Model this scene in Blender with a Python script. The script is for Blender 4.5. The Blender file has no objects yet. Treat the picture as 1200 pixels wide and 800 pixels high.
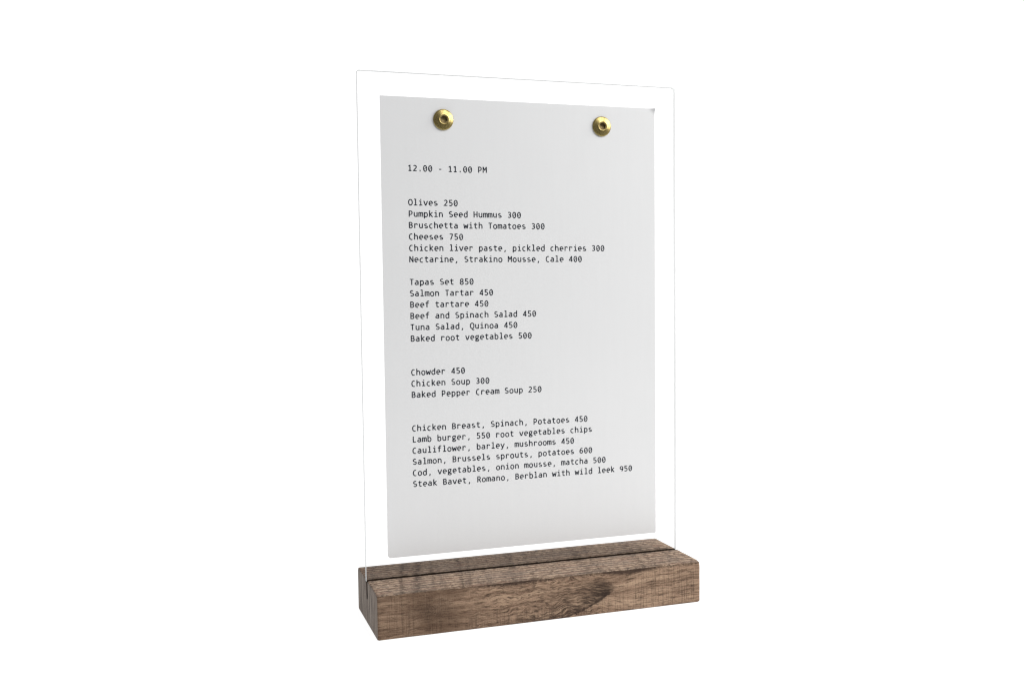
import bpy, bmesh, math, random
from mathutils import Vector, noise as mnoise

MM = 0.001
H = 22.02                     # height of the wooden foot in mm; the table top is z = 0
sc = bpy.context.scene
COL = sc.collection

# ------------------------------------------------------------------ camera
cam_d = bpy.data.cameras.new('camera')
cam = bpy.data.objects.new('camera', cam_d)
COL.objects.link(cam)
cam.location = (-0.0984486, -0.49495988, 0.14577702 + H * MM)
cam.rotation_mode = 'XYZ'
cam.rotation_euler = (math.radians(86.85519), math.radians(0.6328986), math.radians(-18.489683))
cam_d.sensor_width = 36.0
cam_d.lens = 36.0 * 1189.6016 / 1200.0
cam_d.clip_start = 0.01
cam_d.clip_end = 50.0
sc.camera = cam

# ------------------------------------------------------------------ light
world = bpy.data.worlds.new('World')
sc.world = world
world.use_nodes = True
bg = world.node_tree.nodes['Background']
bg.inputs['Color'].default_value = (0.98, 0.99, 1.0, 1)
bg.inputs['Strength'].default_value = 0.20


def area(name, loc, target, size, size_y, power, color=(1, 1, 1)):
    d = bpy.data.lights.new(name, 'AREA')
    d.shape = 'RECTANGLE'
    d.size, d.size_y = size, size_y
    d.energy = power
    d.color = color
    o = bpy.data.objects.new(name, d)
    COL.objects.link(o)
    o.location = loc
    o.rotation_euler = (Vector(target) - Vector(loc)).to_track_quat('-Z', 'Y').to_euler()
    return o


area('softbox_key', (0.74, -0.30, 0.52), (0.07, 0, 0.13), 0.5, 0.5, 5.9, (1.0, 0.995, 0.98))
area('added_fill', (0.42, -0.80, 0.98), (0.07, 0, 0.13), 0.6, 0.6, 7.2, (0.99, 0.995, 1.0))  # unseen fill, added to even out brightness down the card

sc.view_settings.view_transform = 'Standard'
sc.view_settings.look = 'None'
sc.view_settings.exposure = 0.0
sc.view_settings.gamma = 1.0
sc.view_settings.use_curve_mapping = False
sc.render.engine = 'CYCLES'
sc.cycles.max_bounces = 12
sc.cycles.transparent_max_bounces = 24
sc.cycles.use_denoising = True
sc.cycles.denoising_prefilter = 'ACCURATE'
sc.cycles.filter_width = 1.3
sc.render.filter_size = 1.3


# ------------------------------------------------------------------ helpers
def link(name, me, parent=None, mats=(), smooth=False):
    o = bpy.data.objects.new(name, me)
    COL.objects.link(o)
    for m in mats:
        me.materials.append(m)
    if parent is not None:
        o.parent = parent
    if smooth:
        for p in me.polygons:
            p.use_smooth = True
    return o


def from_bm(bm, name):
    me = bpy.data.meshes.new(name)
    bm.to_mesh(me)
    bm.free()
    return me


class X:
    """a float socket with arithmetic, so a material can be written as a formula"""
    def __init__(s, nt, sock):
        s.nt, s.sock = nt, sock

    def _m(s, op, *a, clamp=False):
        n = s.nt.nodes.new('ShaderNodeMath')
        n.operation = op
        n.use_clamp = clamp
        for i, v in enumerate((s,) + a):
            if isinstance(v, X):
                s.nt.links.new(v.sock, n.inputs[i])
            else:
                n.inputs[i].default_value = v
        return X(s.nt, n.outputs[0])

    def __add__(s, o): return s._m('ADD', o)
    def __sub__(s, o): return s._m('SUBTRACT', o)
    def __mul__(s, o): return s._m('MULTIPLY', o)
    def __truediv__(s, o): return s._m('DIVIDE', o)
    __radd__ = __add__
    __rmul__ = __mul__
    def __rsub__(s, o): return (s * -1.0) + o
    def abs(s): return s._m('ABSOLUTE')
    def sq(s): return s * s
    def exp(s): return s._m('EXPONENT')
    def sin(s): return s._m('SINE')
    def sqrt(s): return s._m('SQRT')
    def clamp(s): return s._m('ADD', 0.0, clamp=True)
    def min(s, o): return s._m('MINIMUM', o)
    def max(s, o): return s._m('MAXIMUM', o)

    def step(s, a, b):
        """smooth ramp: 0 at a, 1 at b (a may be larger than b)"""
        n = s.nt.nodes.new('ShaderNodeMapRange')
        n.interpolation_type = 'SMOOTHSTEP'
        s.nt.links.new(s.sock, n.inputs[0])
        lo, hi, t0, t1 = (a, b, 0.0, 1.0) if a < b else (b, a, 1.0, 0.0)
        n.inputs[1].default_value, n.inputs[2].default_value = lo, hi
        n.inputs[3].default_value, n.inputs[4].default_value = t0, t1
        return X(s.nt, n.outputs[0])


class Mat:
    def __init__(m, name):
        m.mat = bpy.data.materials.new(name)
        m.mat.use_nodes = True
        m.nt = m.mat.node_tree
        m.b = m.nt.nodes['Principled BSDF']
        m.out = m.nt.nodes['Material Output']
        tc = m.nt.nodes.new('ShaderNodeTexCoord')
        sp = m.nt.nodes.new('ShaderNodeSeparateXYZ')
        m.nt.links.new(tc.outputs['Object'], sp.inputs[0])
        m.x, m.y, m.z = (X(m.nt, sp.outputs[i]) * 1000.0 for i in range(3))     # millimetres

    def noise(m, u, v, w=0.0, detail=3.0, rough=0.55, dist=0.0):
        c = m.nt.nodes.new('ShaderNodeCombineXYZ')
        for i, s in enumerate((u, v, w)):
            if isinstance(s, X):
                m.nt.links.new(s.sock, c.inputs[i])
            else:
                c.inputs[i].default_value = s
        n = m.nt.nodes.new('ShaderNodeTexNoise')
        n.inputs['Scale'].default_value = 1.0
        n.inputs['Detail'].default_value = detail
        n.inputs['Roughness'].default_value = rough
        n.inputs['Distortion'].default_value = dist
        m.nt.links.new(c.outputs[0], n.inputs['Vector'])
        return X(m.nt, n.outputs[0])

    def mix(m, f, a, b):
        n = m.nt.nodes.new('ShaderNodeMix')
        n.data_type = 'RGBA'
        if isinstance(f, X):
            m.nt.links.new(f.sock, n.inputs[0])
        else:
            n.inputs[0].default_value = f
        for i, c in ((6, a), (7, b)):
            if isinstance(c, (tuple, list)):
                n.inputs[i].default_value = (*c, 1)
            else:
                m.nt.links.new(c, n.inputs[i])
        return n.outputs[2]

    def color(m, c): m.nt.links.new(c, m.b.inputs['Base Color'])

    def bump(m, h, dist, strength=1.0):
        n = m.nt.nodes.new('ShaderNodeBump')
        n.inputs['Strength'].default_value = strength
        n.inputs['Distance'].default_value = dist * MM
        m.nt.links.new(h.sock, n.inputs['Height'])
        m.nt.links.new(n.outputs[0], m.b.inputs['Normal'])


# ------------------------------------------------------------------ wood
DARK, MID, LIGHT, PALE = (0.034, 0.021, 0.015), (0.158, 0.097, 0.065), (0.350, 0.230, 0.156), (0.56, 0.392, 0.268)


def wood_front():
    m = Mat('stained oak, flat sawn side')
    x, z = m.x, m.z - H                      # z: 0 at the top edge, -22 at the bottom
    big = m.noise(x * 0.020, z * 0.045, 3.1, 2)
    rip = m.noise(x * 0.085, z * 0.13, 7.7, 2) - 0.5
    rip2 = m.noise(x * 0.30, z * 0.35, 17.7, 2) - 0.5
    curl_zone = x.step(25, 55) * x.step(114, 102)
    # the fibres dip round the knot
    kn = ((((x - 104.0) / 17.0).sq() + ((z + 11.5) / 10.0).sq()) * -1.0).exp()
    v = z + (big - 0.5) * 6.0 + (rip * 7.0 + rip2 * 0.5) * (curl_zone * 0.85 + 0.15) + kn * (z + 11.0) * 0.45 + (x - 104.0) * kn * 0.22
    fib = m.noise(x * 0.07, v * 0.75, 0.0, 4, 0.65)
    fine = m.noise(x * 0.17, v * 1.45, 5.0, 3, 0.6)
    fine2 = m.noise(x * 0.22, v * 1.5, 15.0, 3, 0.6)
    band = m.noise(x * 0.013, v * 0.30, 2.0, 2)
    pores = m.noise(x * 0.30, v * 1.3, 11.0, 2, 0.5).step(0.56, 0.66) * (curl_zone * 0.8 + 0.2)
    # band saw marks across the grain, clearest near the ends
    mid_x = (x - 62.0).abs()
    saw = m.noise(x * 0.62 + z * 0.02, z * 0.02, 9.0, 1, 0.7)
    saw2 = m.noise(x * 1.25, z * 0.04, 19.0, 0)
    saw_low = z.step(-12, -19) * 0.8
    saw_amt = (x.step(100, 140) * 0.9 + x.step(40, 0) * 0.6 + saw_low + 0.12).min(1.0)
    brk = m.noise(x * 0.2, z * 0.35, 41.0, 2).step(0.35, 0.60)
    sawline = (saw.step(0.54, 0.66) * 0.55 + saw2.step(0.52, 0.68) * 0.65).min(1.0) * saw_amt * (brk * 0.65 + 0.35)
    grit = m.noise(x * 1.5, z * 1.5, 4.0, 3, 0.8)
    c = m.mix(((fib - 0.34) * 3.2).clamp(), MID, LIGHT)
    c = m.mix(((band - 0.48) * 4.5).clamp() * 0.55, c, PALE)
    c = m.mix(((0.46 - band) * 5.0).clamp() * 0.45, c, (0.075, 0.046, 0.031))
    c = m.mix(fine2.step(0.50, 0.66) * 0.50, c, (0.44, 0.31, 0.205))
    c = m.mix(pores * 0.62, c, (0.045, 0.027, 0.019))
    c = m.mix(fine.step(0.50, 0.33) * 0.72, c, DARK)
    c = m.mix(sawline * 0.45, c, (0.043, 0.029, 0.023))
    c = m.mix(grit.step(0.52, 0.66) * 0.30, c, (0.43, 0.31, 0.22))
    c = m.mix(grit.step(0.46, 0.32) * 0.38, c, (0.035, 0.022, 0.016))
    # brown stain over the left third with soft blotches
    blot = m.noise(x * 0.05, z * 0.09, 12.0, 3)
    left = x.step(55, 5) * 0.38 + x.step(52, 24) * x.step(0, 16) * blot.step(0.36, 0.60) * 0.42
    c = m.mix(left, c, (0.078, 0.045, 0.028))
    spot = ((((x - 16.0) / 9.0).sq() + ((z + 10.0) / 5.0).sq()) * -1.0).exp() * 0.50
    c = m.mix(spot * (grit.step(0.62, 0.40) * 0.7 + 0.3), c, (0.045, 0.030, 0.022))
    # the knot: dark heart, ragged on its right, feathering out to the left along the fibres
    j = m.noise(x * 0.14, z * 0.22, 6.0, 2) - 0.5
    j2 = m.noise(x * 0.7, z * 0.9, 16.0, 3, 0.7) - 0.5
    # right-hand outline: nose at z = -10, running down and left to (86, -22), and up to the bark line
    low = (z * -1.0 - 9.0).max(0.0)
    up = (z + 8.5).max(0.0)
    xc = 112.0 - (low * 0.62 + low * low * 0.115) - up * 0.9 + j * 5.0 + j2 * 4.5
    s = x - xc
    heart = s.step(2.0, -2.5) * s.step(-19, -3) * z.step(-17.5, -11.5) * z.step(-3.0, -7.5)
    tailm = s.step(1.3, -0.6) * s.step(-5.0, -0.6) * z.step(-9, -13)
    feather = s.step(3.0, -4.0) * s.step(-50, -8) * z.step(-3.0, -9)
    streak = fine.step(0.60, 0.42) * 0.75 + 0.25
    c = m.mix(feather * streak * 0.78, c, (0.047, 0.030, 0.022))
    c = m.mix((heart * (fine.step(0.66, 0.38) * 0.5 + 0.5)) * 0.92, c, (0.026, 0.017, 0.013))
    c = m.mix(tailm * (j2 + 0.9).clamp() * 0.85, c, (0.024, 0.015, 0.012))
    # a faint brown shoulder joining knot and bark line
    sh = (((x - (z * 2.7 + 129.0)) / 3.2).sq() * -1.0).exp() * z.step(-9.5, -6.0)
    c = m.mix(sh * (j2 + 0.8).clamp() * 0.55, c, (0.075, 0.043, 0.028))
    # dark bark line left along the top edge, thickest right of the knot
    wig = m.noise(x * 0.07, 0.0, 8.0, 3) - 0.5
    gx = x - 121.0
    depth = x.step(15, 60) * 0.5 + ((gx / 12.0).sq() * -1.0).exp() * 1.9 + (((x - 58.0) / 16.0).sq() * -1.0).exp() * 1.3 + 0.5 + wig * 1.6 + j2 * 3.2
    edge = (z + depth).step(-1.2, 0.9)
    c = m.mix(edge * 0.86, c, (0.036, 0.022, 0.017))
    m.color(c)
    m.b.inputs['Roughness'].default_value = 0.85
    m.b.inputs['Specular IOR Level'].default_value = 0.12
    m.bump(fib * 0.4 + fine * 0.8 - sawline * 0.5 - pores * 0.5 + grit * 0.6, 0.45, 0.9)
    return m.mat


def wood_top():
    m = Mat('stained oak, rough sawn top')
    x, y = m.x, m.y
    v = y + (m.noise(x * 0.02, y * 0.05, 1.0, 2) - 0.5) * 3.0 + (m.noise(x * 0.15, y * 0.2, 4.0, 2) - 0.5) * 0.8
    fib = m.noise(x * 0.12, v * 0.45, 0.0, 4, 0.6)
    row = (v * 1.75 + m.noise(x * 0.05, v * 0.2, 9.0, 2) * 4.0).sin() * 0.5 + 0.5
    dash = m.noise(x * 0.30, v * 0.62, 3.0, 3, 0.65)
    dash2 = m.noise(x * 0.42, v * 0.75, 23.0, 3, 0.65)
    fine = m.noise(x * 1.1, v * 1.2, 5.0, 3, 0.7)
    sk = x - y * 0.22 + (m.noise(x * 0.1, y * 0.12, 5.5, 2) - 0.5) * 5.0
    brk = m.noise(x * 0.45, y * 0.30, 21.0, 3)
    sawn = m.noise(sk * 0.16, y * 0.012, 13.0, 3, 0.7)
    c = m.mix(((fib - 0.32) * 2.9).clamp(), (0.185, 0.122, 0.086), (0.40, 0.285, 0.205))
    c = m.mix(row * dash.step(0.42, 0.56) * 0.80, c, (0.58, 0.435, 0.32))
    c = m.mix(dash2.step(0.48, 0.37) * 0.80, c, (0.050, 0.033, 0.026))
    c = m.mix((1.0 - row).max(0.0).sq() * dash.step(0.58, 0.44) * 0.55, c, (0.055, 0.037, 0.029))
    c = m.mix(fine.step(0.48, 0.34) * 0.45, c, (0.04, 0.027, 0.022))
    c = m.mix(fine.step(0.54, 0.68) * 0.30, c, (0.47, 0.37, 0.28))
    # saw bands across the board, dark with stain
    marks = None
    for px, w, a in ((6.5, 1.3, .75), (15.0, 2.0, 1.0), (22.5, 1.0, .6), (37.5, 1.2, .75), (42.0, 0.9, .6), (64, 2.0, .5), (74, 1.2, .4), (103, 2.4, .65),
                     (110, 1.3, .4), (134, 2.5, .55), (141, 1.4, .5)):
        g = (((sk - px) / w).sq() * -1.0).exp() * a
        marks = g if marks is None else marks.max(g)
    marks = marks * (brk.step(0.34, 0.50) * 0.85 + 0.15) * (dash.step(0.62, 0.48) * 0.3 + 0.7)
    c = m.mix((marks * (1.0 - row * 0.35)) * 0.92, c, (0.058, 0.040, 0.031))
    c = m.mix(sawn.step(0.52, 0.66) * 0.38, c, (0.070, 0.051, 0.043))
    # greyer weathered skin on the back strip
    grey = m.noise(x * 0.045, y * 0.11, 31.0, 3).step(0.44, 0.62)
    c = m.mix(grey * 0.28 + y.step(0, 14) * 0.05, c, (0.18, 0.150, 0.130))
    red = m.noise(x * 0.06, v * 0.35, 17.0, 2).step(0.52, 0.68)
    c = m.mix(red * 0.25, c, (0.29, 0.145, 0.10))
    m.color(c)
    m.b.inputs['Roughness'].default_value = 0.85
    m.b.inputs['Specular IOR Level'].default_value = 0.12
    m.bump(fib * 0.4 + dash * 0.8 + row * 0.25 + fine * 0.5 - marks * 0.8, 0.5, 0.85)
    return m.mat


def wood_end():
    m = Mat('stained oak, sawn end')
    y, z = m.y, m.z
    v = y + (m.noise(y * 0.06, z * 0.07, 2.0, 2) - 0.5) * 3.5 + z * 0.05
    ring = m.noise(v * 0.36, z * 0.03, 0.0, 3, 0.65)
    thin = m.noise(v * 0.60, z * 0.05, 3.0, 2, 0.6)
    grit = m.noise(y * 0.8, z * 1.2, 5.0, 3, 0.8)
    c = m.mix(((ring - 0.30) * 2.6).clamp(), (0.100, 0.080, 0.068), (0.33, 0.28, 0.24))
    c = m.mix(thin.step(0.50, 0.36) * 0.65, c, (0.040, 0.032, 0.028))
    c = m.mix(grit.step(0.50, 0.68) * 0.30, c, (0.33, 0.29, 0.255))
    c = m.mix(grit.step(0.46, 0.30) * 0.35, c, (0.045, 0.037, 0.032))
    c = m.mix(y.step(-5, -22) * 0.18, c, (0.25, 0.19, 0.155))
    m.color(c)
    m.b.inputs['Roughness'].default_value = 0.9
    m.b.inputs['Specular IOR Level'].default_value = 0.1
    m.bump(ring * 0.6 + thin * 0.6 + grit * 0.4, 0.4, 0.8)
    return m.mat


def wood_slot():
    m = Mat('dark saw kerf')
    n = m.noise(m.x * 0.2, m.z * 1.2, m.y, 3)
    m.color(m.mix(n, (0.035, 0.022, 0.016), (0.075, 0.05, 0.036)))  # slot walls coloured darker than the outer faces
    m.b.inputs['Roughness'].default_value = 0.95
    m.b.inputs['Specular IOR Level'].default_value = 0.05
    return m.mat


# ------------------------------------------------------------------ other materials
def paper_mat():
    m = Mat('matt white card')
    x, z = m.x, m.z
    n1 = m.noise(x * 0.9, z * 0.9, 1.0, 4, 0.7)
    n2 = m.noise(x * 0.35, z * 0.028, 4.0, 3)
    n3 = m.noise(x * 0.02, z * 0.02, 8.0, 2)
    f = (n1 * 0.4 + n2 * 0.4 + n3 * 0.35 - 0.32).clamp()
    m.color(m.mix(f, (0.735, 0.735, 0.738), (0.792, 0.792, 0.795)))
    m.b.inputs['Roughness'].default_value = 0.9
    m.b.inputs['Specular IOR Level'].default_value = 0.1
    m.bump(n1, 0.05, 0.3)
    return m.mat


def ink_mat():
    m = Mat('black printing ink')
    n = m.noise(m.x * 2.2, m.z * 2.2, 0.0, 2)
    m.color(m.mix(n, (0.008, 0.011, 0.018), (0.020, 0.026, 0.038)))
    m.b.inputs['Roughness'].default_value = 0.85
    m.b.inputs['Specular IOR Level'].default_value = 0.1
    return m.mat


def brass_mat():
    m = Mat('turned brass')
    x, z = m.x, m.z
    r = (x.sq() + z.sq()).sqrt()
    rings = m.noise(r * 5.5, 0.0, 0.0, 2)
    spots = m.noise(x * 1.6, z * 1.6, m.y, 4, 0.7)
    m.color(m.mix(spots.step(0.35, 0.65), (0.29, 0.215, 0.075), (0.50, 0.40, 0.165)))
    m.b.inputs['Metallic'].default_value = 1.0
    rr = rings * 0.12 + spots * 0.12 + 0.22
    m.nt.links.new(rr.sock, m.b.inputs['Roughness'])
    m.bump(rings, 0.02, 0.5)
    return m.mat


def acrylic_face():
    m = Mat('clear acrylic')
    nt = m.nt
    nt.nodes.remove(m.b)
    tr = nt.nodes.new('ShaderNodeBsdfTransparent')
    gl = nt.nodes.new('ShaderNodeBsdfGlossy')
    gl.inputs['Roughness'].default_value = 0.02
    fr = nt.nodes.new('ShaderNodeFresnel')
    fr.inputs['IOR'].default_value = 1.3
    mx = nt.nodes.new('ShaderNodeMixShader')
    nt.links.new(fr.outputs[0], mx.inputs[0])
    nt.links.new(tr.outputs[0], mx.inputs[1])
    nt.links.new(gl.outputs[0], mx.inputs[2])
    nt.links.new(mx.outputs[0], m.out.inputs[0])
    return m.mat


def acrylic_edge():
    m = Mat('polished acrylic edge')
    nt = m.nt
    nt.nodes.remove(m.b)
    tr = nt.nodes.new('ShaderNodeBsdfTransparent')
    tr.inputs['Color'].default_value = (0.97, 0.98, 0.98, 1)
    df = nt.nodes.new('ShaderNodeBsdfDiffuse')
    df.inputs['Color'].default_value = (0.95, 0.96, 0.96, 1)  # milky white stands in for light caught in the clear edge
    n = m.noise(m.x * 0.3, m.z * 0.10, m.y, 3)
    f = n * 0.22 + 0.66
    mx = nt.nodes.new('ShaderNodeMixShader')
    nt.links.new(f.sock, mx.inputs[0])
    nt.links.new(tr.outputs[0], mx.inputs[1])
    tl = nt.nodes.new('ShaderNodeBsdfTranslucent')
    tl.inputs['Color'].default_value = (0.95, 0.96, 0.96, 1)
    m2 = nt.nodes.new('ShaderNodeMixShader')
    m2.inputs[0].default_value = 0.28
    nt.links.new(df.outputs[0], m2.inputs[1])
    nt.links.new(tl.outputs[0], m2.inputs[2])
    nt.links.new(m2.outputs[0], mx.inputs[2])
    nt.links.new(mx.outputs[0], m.out.inputs[0])
    return m.mat


def acrylic_hidden_edge():
    m = Mat('greyed clear edge inside the kerf')
    m.nt.nodes.remove(m.b)
    tr = m.nt.nodes.new('ShaderNodeBsdfTransparent')
    tr.inputs['Color'].default_value = (0.7, 0.7, 0.7, 1)  # grey tint keeps this edge dark, standing in for shade in the slot
    m.nt.links.new(tr.outputs[0], m.out.inputs[0])
    return m.mat


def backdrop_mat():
    m = Mat('white sweep with added glow')
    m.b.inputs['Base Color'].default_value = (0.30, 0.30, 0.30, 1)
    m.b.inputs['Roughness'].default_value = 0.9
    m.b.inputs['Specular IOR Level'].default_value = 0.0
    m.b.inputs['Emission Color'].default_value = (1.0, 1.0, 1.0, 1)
    m.b.inputs['Emission Strength'].default_value = 0.90  # glow added so the ground stays pure white without a contact shadow
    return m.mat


# ------------------------------------------------------------------ the setting: one seamless sweep, made to glow white
def make_backdrop():
    prof = [(-0.20, 0.0), (0.42, 0.0)]  # front edge cut short so the screws' undersides reflect dark
    for i in range(1, 13):
        a = math.pi / 2 * i / 12
        prof.append((0.42 + 0.18 * math.sin(a), 0.18 - 0.18 * math.cos(a)))
    prof.append((0.60, 1.6))
    bm = bmesh.new()
    rows = [[bm.verts.new((x, y, z)) for y, z in prof] for x in (-1.2, 2.2)]
    for i in range(len(prof) - 1):
        bm.faces.new((rows[0][i], rows[1][i], rows[1][i + 1], rows[0][i + 1]))
    bmesh.ops.recalc_face_normals(bm, faces=bm.faces)
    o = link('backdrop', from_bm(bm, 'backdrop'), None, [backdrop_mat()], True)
    if o.data.polygons[0].normal.z < 0:
        o.data.flip_normals()
    o['kind'] = 'structure'
    o['label'] = 'seamless white sweep with added glow under and behind the menu stand'


make_backdrop()

# ------------------------------------------------------------------ menu stand
BX0, BX1, YF, YB = -10.54, 161.52, -25.1, 27.49
stand = bpy.data.objects.new('menu_stand', None)
COL.objects.link(stand)
stand.empty_display_size = 0.05
stand.location = (0.0755, 0.0, 0.0)
stand['label'] = 'clear acrylic menu stand slotted upright in a brown stained wooden block'
stand['category'] = 'menu stand'
OFF = Vector(stand.location)


def mm(x, y, z):
    """millimetres, z from the top of the wooden foot -> metres in the stand's frame (z from the table)"""
    return (x * MM - OFF.x, y * MM, (z + H) * MM)


def make_base():
    S0, S1, SD = -0.30, 2.75, -9.2        # the saw kerf that takes the panel
    r = 1.1

    def corner(cy, cz, a0, n=4, rr=r):
        return [(cy + rr * math.cos(math.radians(a0 + 90 * i / n)), cz + rr * math.sin(math.radians(a0 + 90 * i / n))) for i in range(n + 1)]

    def seg(a, b, n):
        return [(a[0] + (b[0] - a[0]) * i / n, a[1] + (b[1] - a[1]) * i / n) for i in range(1, n)]

    # closed cross-section, counter-clockwise seen from +x, each entry (y, z, tag)
    P = []
    def add(pts, tag): P.extend((p[0], p[1], tag) for p in pts)
    c1 = corner(YF + r, -H + r, 180)
    c2 = corner(YB - r, -H + r, 270)
    c3 = corner(YB - r, -r, 0)
    c4 = corner(YF + r, -r, 90)
    add(c1, 'f'); add(seg(c1[-1], c2[0], 8), 'b'); add(c2, 'k'); add(seg(c2[-1], c3[0], 8), 'k'); add(c3, 'k')
    add(seg(c3[-1], (S1, 0), 14), 't'); add([(S1, 0)], 't'); add([(S1, SD)], 's'); add([(S0, SD)], 's'); add([(S0, 0)], 's')
    add(seg((S0, 0), c4[0], 14), 't'); add(c4, 't'); add(seg(c4[-1], c1[0], 14), 'f')
    n = len(P)
    NX = 150
    cb = 0.9                                   # softened arrises at both ends
    xs = [(BX0, cb), (BX0 + 0.16, 0.25), (BX0 + cb, 0.0)]
    xs += [(BX0 + cb + (BX1 - BX0 - 2 * cb) * i / NX, 0.0) for i in range(1, NX)]
    xs += [(BX1 - cb, 0.0), (BX1 - 0.16, 0.25), (BX1, cb)]
    cy, cz = (YF + YB) / 2, -H / 2
    bm = bmesh.new()
    rings = []
    for x, ins in xs:
        ring = []
        for y, z, t in P:
            yy, zz = y, z
            yy = cy + (y - cy) * (1 - ins / ((YB - YF) / 2))
            zz = cz + (z - cz) * (1 - ins / (H / 2))
            # small unevenness of sawn timber
            near_top_front = math.exp(-((y - YF) ** 2 + z ** 2) / 5.0)
            nn = mnoise.noise(Vector((x * 0.11, y * 0.3, z * 0.3)))
            n2 = mnoise.noise(Vector((x * 0.45, y * 0.5 + 9, z * 0.5)))
            if abs(z) < 1e-6 and t == 't':
                zz += 0.10 * nn + 0.07 * n2
            zz -= near_top_front * (0.35 + 0.9 * max(0.0, nn) + 0.25 * n2)
            if abs(y - YF) < 1.0:
                yy += 0.10 * nn + 0.05 * n2 + near_top_front * 0.25 * (1 + n2)
            if abs(y - YB) < 1.0: yy += 0.08 * n2
            ring.append(bm.verts.new(mm(x, yy, zz)))
        rings.append(ring)
    for k in range(len(rings) - 1):
        for i in range(n):
            j = (i + 1) % n
            f = bm.faces.new((rings[k][i], rings[k][j], rings[k + 1][j], rings[k + 1][i]))
            ti, tj = P[i], P[j]
            my, mz = (ti[0] + tj[0]) / 2, (ti[1] + tj[1]) / 2
            if S0 - 0.01 <= my <= S1 + 0.01 and mz < -0.01 and mz > SD - 0.01:
                f.material_index = 3
            elif abs(my - YF) < 0.5 or abs(my - YB) < 0.45:
                f.material_index = 0
            elif mz > -0.6:
                f.material_index = 1
            else:
                f.material_index = 0
            f.smooth = f.material_index != 3
    for ring in (rings[0], rings[-1]):
        f = bm.faces.new(ring)
        f.material_index = 2
        f.smooth = False
    bmesh.ops.recalc_face_normals(bm, faces=bm.faces)
    me = from_bm(bm, 'wooden_base')
    for p in me.polygons:                       # end arrises belong to the end grain
        if abs(p.normal.x) > 0.55:
            p.material_index = 2
    o = link('wooden_base', me, stand, [wood_front(), wood_top(), wood_end(), wood_slot()])
    return o


base = make_base()
# the wood textures are written in the photograph's millimetres: origin at the card's left edge
base.location = (-OFF.x, 0, 0)
for v in base.data.vertices:
    v.co.x += OFF.x

PX0, PX1, PTOP, PBOT = -10.95, 160.83, 250.89, -8.9
PT = 2.4                                       # thickness of the acrylic


def make_panel():
    out = []
    def arc(cx, cz, r, a0, a1, n=6):
        for i in range(n + 1):
            a = math.radians(a0 + (a1 - a0) * i / n)
            out.append((cx + r * math.cos(a), cz + r * math.sin(a)))
    arc(PX1 - 1.9, PTOP - 1.9, 1.9, 0, 90)
    arc(PX0 + 1.2, PTOP - 1.2, 1.2, 90, 180)
    out.extend([(PX0, -0.05), (PX0 + 0.75, -0.45), (PX0 + 0.75, PBOT), (PX1 - 0.75, PBOT), (PX1 - 0.75, -0.45), (PX1, -0.05)])
    bm = bmesh.new()
    def ring(y, ins):
        cx, cz = (PX0 + PX1) / 2, (PTOP + PBOT) / 2
        return [bm.verts.new(mm(x - math.copysign(ins, x - cx), y, z - math.copysign(ins, z - cz))) for x, z in out]
    c = 0.18
    R = [ring(0, c), ring(c, 0), ring(PT - c, 0), ring(PT, c)]
    n = len(out)
    f = bm.faces.new(R[0]); f.material_index = 0
    f = bm.faces.new(R[3]); f.material_index = 0
    for k in range(3):
        for i in range(n):
            f = bm.faces.new((R[k][i], R[k][(i + 1) % n], R[k + 1][(i + 1) % n], R[k + 1][i]))
            j = (i + 1) % n                      # polished edge above the block, greyed clear below it
            f.material_index = 2 if out[i][1] < 0.2 and out[j][1] < 0.2 else 1
    bmesh.ops.recalc_face_normals(bm, faces=bm.faces)
    return link('clear_panel', from_bm(bm, 'clear_panel'), stand, [acrylic_face(), acrylic_edge(), acrylic_hidden_edge()])


make_panel()


# ------------------------------------------------------------------ brass screws
def make_screw_mesh():
    N = 72
    prof = [(1.9, 0.0), (4.70, 0.0), (5.02, -0.10), (5.16, -0.32), (5.12, -0.58), (4.90, -0.74), (4.3, -0.98), (3.5, -1.30), (2.85, -1.56), (2.50, -1.70), (2.36, -1.74), (2.20, -1.70), (2.08, -1.58)]
    bm = bmesh.new()
    rings = []
    for r, y in prof:
        rings.append([bm.verts.new((r * MM * math.cos(2 * math.pi * i / N), y * MM, r * MM * math.sin(2 * math.pi * i / N))) for i in range(N)])
    # shank through card and panel, and a low nut at the back
    back = [(1.9, 3.0), (3.6, 3.0), (3.6, 4.6), (1.4, 4.9), (0.01, 4.9)]
    brings = [[bm.verts.new((r * MM * math.cos(2 * math.pi * i / N), y * MM, r * MM * math.sin(2 * math.pi * i / N))) for i in range(N)] for r, y in back]
    def bridge(a, b):
        for i in range(N):
            j = (i + 1) % N
            bm.faces.new((a[i], a[j], b[j], b[i]))
    for a, b in zip(rings, rings[1:]): bridge(a, b)
    bridge(rings[0], brings[0])
    for a, b in zip(brings, brings[1:]): bridge(a, b)
    for f in bm.faces: f.smooth = True
    bmesh.ops.recalc_face_normals(bm, faces=bm.faces)
    return from_bm(bm, 'screw')


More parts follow.
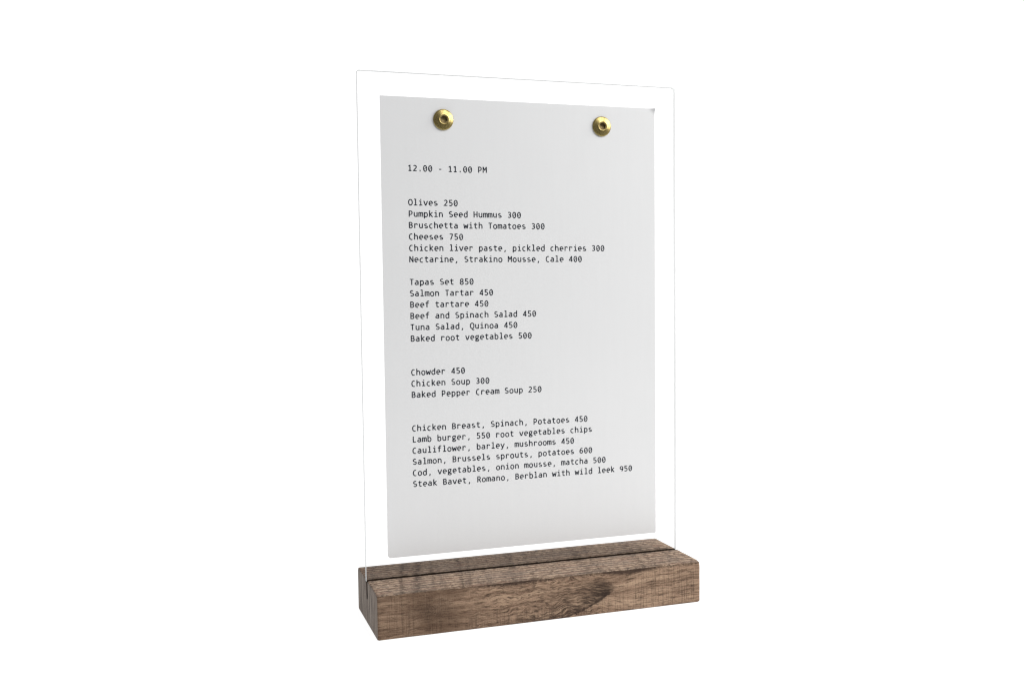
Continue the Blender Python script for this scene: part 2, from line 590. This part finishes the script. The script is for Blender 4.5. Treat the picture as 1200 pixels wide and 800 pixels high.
def make_socket_mesh(turn):
    N = 72
    bm = bmesh.new()
    def hexr(i, ap):
        a = (2 * math.pi * i / N + turn) % (math.pi / 3) - math.pi / 6
        return ap / math.cos(a)
    def ring(fr, y): return [bm.verts.new((fr(i) * MM * math.cos(2 * math.pi * i / N), y * MM, fr(i) * MM * math.sin(2 * math.pi * i / N))) for i in range(N)]
    R = [ring(lambda i: 2.08, -1.58), ring(lambda i: min(2.04, hexr(i, 1.62)), -1.50), ring(lambda i: hexr(i, 1.58), -0.30), ring(lambda i: 0.9, -0.24), ring(lambda i: 0.01, -0.10)]
    for a, b in zip(R, R[1:]):
        for i in range(N):
            j = (i + 1) % N
            bm.faces.new((a[i], a[j], b[j], b[i]))
    bmesh.ops.recalc_face_normals(bm, faces=bm.faces)
    me = from_bm(bm, 'socket')
    # the recess must face outwards (towards -y)
    ok = sum(p.normal.y * p.area for p in me.polygons) < 0
    if not ok:
        me.flip_normals()
    return me


CARD_Y = -0.45
brass = brass_mat()
shaded = Mat('dull brass inside the recess')  # darker copy of the brass, with the recess shade painted in
shaded.color(shaded.mix(shaded.noise(shaded.x * 2.0, shaded.z * 2.0, shaded.y, 3), (0.13, 0.09, 0.035), (0.34, 0.26, 0.12)))
shaded.b.inputs['Metallic'].default_value = 0.75
shaded.b.inputs['Roughness'].default_value = 0.5
for k, (sx, sz, turn) in enumerate(((31.75, 228.45, 0.25), (117.3, 228.4, 0.8))):
    s = link('screw', make_screw_mesh(), stand, [brass])
    s.location = mm(sx, CARD_Y - 0.02, sz)
    q = link('socket', make_socket_mesh(turn), s, [shaded.mat])

# ------------------------------------------------------------------ the printed card
SB, ST, SW = 10.66, 238.92, 148.0


def card_y(x, z):
    """gentle unevenness of the card in mm (towards the viewer is negative); top right corner curls forward"""
    y = CARD_Y - 0.10 * (1 + math.sin(x * 0.035 + z * 0.011)) * (0.4 + 0.6 * (1 - (z - SB) / (ST - SB)))
    d = (x - (SW - 1.9)) + (z - (ST - 1.9))
    if d > 0:
        y -= 0.075 * d * d
    return y


card = bpy.data.objects.new('menu_card', None)
COL.objects.link(card)
card.empty_display_size = 0.03
card.location = (0.074, CARD_Y * MM, (SB + H) * MM)
card['label'] = 'white printed menu card held against the clear panel by two brass screws'
card['category'] = 'menu card'


def cm(x, y, z):
    return (x * MM - card.location.x, y * MM - card.location.y, (z + H) * MM - card.location.z)


def make_sheet():
    xs = [i * 4.0 for i in range(36)] + [141.5, 143, 144.2, 145.2, 146, 146.7, 147.3, 147.7, SW]
    zs = [SB, SB + 0.4, SB + 0.9, SB + 1.6] + [SB + 5.0 + i * 5.0 for i in range(44)]
    zs += [ST - 7.0 + d for d in (1.5, 2.5, 3.5, 4.3, 5.0, 5.6, 6.2, 6.6, 7.0)]
    bm = bmesh.new()
    F, B = [], []
    for z in zs:
        rf, rb = [], []
        for x in xs:
            xx = x
            if x == 0:                                        # bottom left corner is a little rounded off
                t = max(0.0, 1.6 - (z - SB))
                xx = t * t * 0.42
            y = card_y(xx, z)
            rf.append(bm.verts.new(cm(xx, y - 0.0, z)))
            rb.append(bm.verts.new(cm(xx, y + 0.22, z)))
        F.append(rf); B.append(rb)
    nx, nz = len(xs), len(zs)
    for k in range(nz - 1):
        for i in range(nx - 1):
            bm.faces.new((F[k][i], F[k][i + 1], F[k + 1][i + 1], F[k + 1][i]))
            bm.faces.new((B[k][i], B[k + 1][i], B[k + 1][i + 1], B[k][i + 1]))
        for i, flip in ((0, 0), (nx - 1, 1)):
            bm.faces.new((F[k][i], F[k + 1][i], B[k + 1][i], B[k][i]) if not flip else (F[k][i], B[k][i], B[k + 1][i], F[k + 1][i]))
    for i in range(nx - 1):
        bm.faces.new((F[0][i], B[0][i], B[0][i + 1], F[0][i + 1]))
        bm.faces.new((F[-1][i], F[-1][i + 1], B[-1][i + 1], B[-1][i]))
    bmesh.ops.recalc_face_normals(bm, faces=bm.faces)
    return link('sheet', from_bm(bm, 'sheet'), card, [paper_mat()], False)


make_sheet()


# ------------------------------------------------------------------ lettering: a single-stroke monospaced face
# every glyph is a list of centre lines on a 550-wide cell; baseline 0, x-height 490, capitals 638
def A(cx, cy, rx, ry, a0, a1, n=10):
    n = max(3, int(abs(a1 - a0) / 18))
    return [(cx + rx * math.cos(math.radians(a0 + (a1 - a0) * i / n)), cy + ry * math.sin(math.radians(a0 + (a1 - a0) * i / n))) for i in range(n + 1)]


XH, CH, AS = 448, 598, 660     # centre-line heights
G = {
    '.': [[(228, 22), (322, 22)], [(228, 88), (322, 88)]],
    ',': [[(300, 95), (300, 30)] + [(275, -50), (215, -118)]],
    '-': [[(160, 250), (390, 250)]],
    '0': [A(275, 299, 168, 299, 90, 450), [(185, 190), (365, 408)]],
    '1': [[(120, 490), (270, 590)], [(285, 638), (285, 40)], [(115, 40), (445, 40)]],
    '2': [A(265, 440, 150, 160, 150, -25) + [(350, 310), (120, 40), (450, 40)]],
    '3': [A(255, 455, 150, 145, 140, -90) + [(200, 310)], [(200, 310), (255, 310)] + A(255, 175, 170, 138, 88, -140)],
    '4': [[(375, 0), (375, 638)], [(355, 600), (110, 185)], [(70, 160), (480, 160)]],
    '5': [[(430, 598), (160, 598), (160, 345)] + A(250, 185, 180, 165, 95, -140)],
    '6': [[(420, 590), (330, 585)] + A(320, 250, 210, 330, 110, 180) + A(275, 195, 165, 158, 180, 520)],
    '7': [[(100, 598), (445, 598)], [(432, 590), (215, 0)]],
    '8': [A(275, 452, 138, 146, 90, 450), A(275, 160, 165, 150, 90, 450)],
    '9': [A(275, 405, 165, 165, 0, 360) + A(230, 350, 210, 330, 0, -75)],
    'B': [[(125, 0), (125, 598), (275, 598)] + A(285, 462, 125, 136, 90, -90) + [(125, 326)], [(285, 326)] + A(290, 182, 150, 144, 90, -90) + [(125, 38)]],
    'C': [A(320, 299, 215, 299, 62, 298)],
    'D': [[(115, 38), (115, 598), (230, 598)] + A(230, 318, 215, 280, 90, -90) + [(115, 38)]],
    'H': [[(105, 0), (105, 638)], [(445, 0), (445, 638)], [(105, 325), (445, 325)]],
    'L': [[(160, 638), (160, 38), (460, 38)]],
    'M': [[(95, 0), (95, 638)], [(120, 600), (275, 270), (430, 600)], [(455, 638), (455, 0)]],
    'N': [[(105, 0), (105, 638)], [(120, 590), (430, 48)], [(445, 0), (445, 638)]],
    'O': [A(275, 319, 200, 300, 90, 450)],
    'P': [[(130, 0), (130, 598), (270, 598)] + A(275, 420, 155, 178, 90, -90) + [(130, 242)]],
    'Q': [A(275, 319, 200, 300, 90, 450), [(280, 20), (330, -95), (430, -120), (500, -70)]],
    'R': [[(130, 0), (130, 598), (265, 598)] + A(270, 445, 145, 153, 90, -90) + [(130, 292)], [(280, 292), (465, 0)]],
    'S': [A(280, 455, 160, 143, 45, 215) + [(275, 300)] + A(270, 175, 175, 137, 50, -145)],
    'T': [[(80, 598), (470, 598)], [(275, 598), (275, 0)]],
    'a': [A(265, 310, 150, 138, 140, 0) + [(415, 0)], [(415, 268), (265, 268)] + A(255, 150, 155, 115, 90, 290) + [(415, 115)]],
    'b': [[(120, 690), (120, 0)], A(280, 224, 165, 222, 170, -170)],
    'c': [A(310, 224, 195, 224, 60, 300)],
    'd': [[(430, 690), (430, 0)], A(270, 224, 165, 222, 10, 350)],
    'e': [[(105, 238), (455, 238)] + A(278, 238, 178, 218, 0, 298)],
    'f': [[(480, 655), (400, 662)] + A(350, 540, 110, 120, 80, 180) + [(240, 0)], [(90, 448), (450, 448)]],
    'g': [A(255, 300, 145, 148, 90, 450), [(330, 440), (480, 448)], [(150, 190), (135, 90), (210, 50), (370, 40), (445, -30), (400, -125), (250, -155), (120, -110), (120, -30), (200, 40)]],
    'h': [[(115, 690), (115, 0)], [(115, 340)] + A(275, 290, 155, 158, 140, 0) + [(430, 0)]],
    'i': [[(125, 448), (290, 448), (290, 40)], [(110, 40), (460, 40)], [(285, 585), (285, 680)], [(240, 632), (330, 632)]],
    'k': [[(130, 690), (130, 0)], [(440, 490), (160, 250)], [(200, 270), (460, 0)]],
    'l': [[(125, 650), (285, 650), (285, 40)], [(110, 40), (460, 40)]],
    'm': [[(70, 490), (70, 0)], [(70, 370)] + A(175, 360, 98, 90, 140, 0) + [(273, 0)], [(273, 370)] + A(380, 360, 98, 90, 140, 0) + [(478, 0)]],
    'n': [[(115, 490), (115, 0)], [(115, 340)] + A(275, 290, 155, 158, 140, 0) + [(430, 0)]],
    'o': [A(275, 224, 178, 222, 90, 450)],
    'p': [[(120, 490), (120, -175)], A(280, 224, 165, 222, 170, -170)],
    'r': [[(150, 490), (150, 0)], [(150, 320)] + A(310, 300, 150, 148, 140, 20)],
    's': [A(275, 338, 140, 108, 50, 215) + [(280, 225)] + A(270, 130, 160, 92, 50, -150)],
    't': [[(230, 610), (230, 160)] + A(340, 145, 110, 108, 180, 275) + [(450, 45)], [(75, 448), (450, 448)]],
    'u': [[(120, 490), (120, 190)] + A(270, 190, 150, 152, 180, 320) + [(425, 140)], [(425, 490), (425, 0)]],
    'v': [[(75, 490), (262, 0)], [(475, 490), (288, 0)]],
    'w': [[(45, 490), (140, 0)], [(150, 0), (268, 370)], [(282, 370), (400, 0)], [(410, 0), (505, 490)]],
    'y': [[(75, 490), (285, 20)], [(475, 490), (285, 20), (205, -120), (80, -145)]],
}
EM = 2.576 / 550.0          # millimetres per font unit
STEM = 116.0


def ribbon(bm, pts, ox, oz, lift, stem=STEM):
    """one pen stroke as a flat mitred ribbon lying on the card"""
    pts = [p for i, p in enumerate(pts) if i == 0 or math.hypot(p[0] - pts[i - 1][0], p[1] - pts[i - 1][1]) > 4]
    closed = math.hypot(pts[0][0] - pts[-1][0], pts[0][1] - pts[-1][1]) < 6 and len(pts) > 6
    if closed:
        pts = pts[:-1]
    n = len(pts)
    L, Rr = [], []
    for i, (px, pz) in enumerate(pts):
        def d(a, b):
            vx, vz = pts[b][0] - pts[a][0], pts[b][1] - pts[a][1]
            l = math.hypot(vx, vz)
            return vx / l, vz / l
        if closed or 0 < i < n - 1:
            d1, d2 = d((i - 1) % n, i), d(i, (i + 1) % n)
        elif i == 0:
            d1 = d2 = d(0, 1)
        else:
            d1 = d2 = d(n - 2, n - 1)
        nx, nz = -(d1[1] + d2[1]), d1[0] + d2[0]
        l = math.hypot(nx, nz)
        if l < 1e-3:
            nx, nz, l = -d1[1], d1[0], 1.0
        nx, nz = nx / l, nz / l
        cosh = max(0.5, abs(nx * -d1[1] + nz * d1[0]))
        w = stem / 2 / cosh
        for s, arr in ((1, L), (-1, Rr)):
            mx, mz = ox + (px + s * nx * w) * EM, oz + (pz + s * nz * w * 0.88) * EM
            arr.append(bm.verts.new(cm(mx, card_y(mx, mz) - 0.030 - lift, mz)))
    for i in range(n if closed else n - 1):
        j = (i + 1) % n
        bm.faces.new((L[i], L[j], Rr[j], Rr[i]))


LINES = [(0, '12.00 - 11.00 PM'), (3, 'Olives 250'), (4, 'Pumpkin Seed Hummus 300'), (5, 'Bruschetta with Tomatoes 300'), (6, 'Cheeses 750'),
         (7, 'Chicken liver paste, pickled cherries 300'), (8, 'Nectarine, Strakino Mousse, Cale 400'), (10, 'Tapas Set 850'), (11, 'Salmon Tartar 450'),
         (12, 'Beef tartare 450'), (13, 'Beef and Spinach Salad 450'), (14, 'Tuna Salad, Quinoa 450'), (15, 'Baked root vegetables 500'),
         (18, 'Chowder 450'), (19, 'Chicken Soup 300'), (20, 'Baked Pepper Cream Soup 250'), (23, 'Chicken Breast, Spinach, Potatoes 450'),
         (24, 'Lamb burger, 550 root vegetables chips'), (25, 'Cauliflower, barley, mushrooms 450'), (26, 'Salmon, Brussels sprouts, potatoes 600'),
         (27, 'Cod, vegetables, onion mousse, matcha 500'), (28, 'Steak Bavet, Romano, Berblan with wild leek 950')]
ink = ink_mat()
for row, text in LINES:
    bm = bmesh.new()
    z0 = 202.75 - 5.612 * row
    for i, ch in enumerate(text):
        for s, stroke in enumerate(G.get(ch, ())):
            ribbon(bm, stroke, 13.15 + 2.576 * i, z0, 0.002 * s, 66.0 if ch == '0' and s == 1 else STEM)
    bmesh.ops.recalc_face_normals(bm, faces=bm.faces)
    for f in bm.faces:
        f.normal_update()
        if f.normal.y > 0:
            f.normal_flip()
    o = link('printed_line', from_bm(bm, 'printed_line'), card, [ink])
    o['label'] = 'line of type reading ' + text
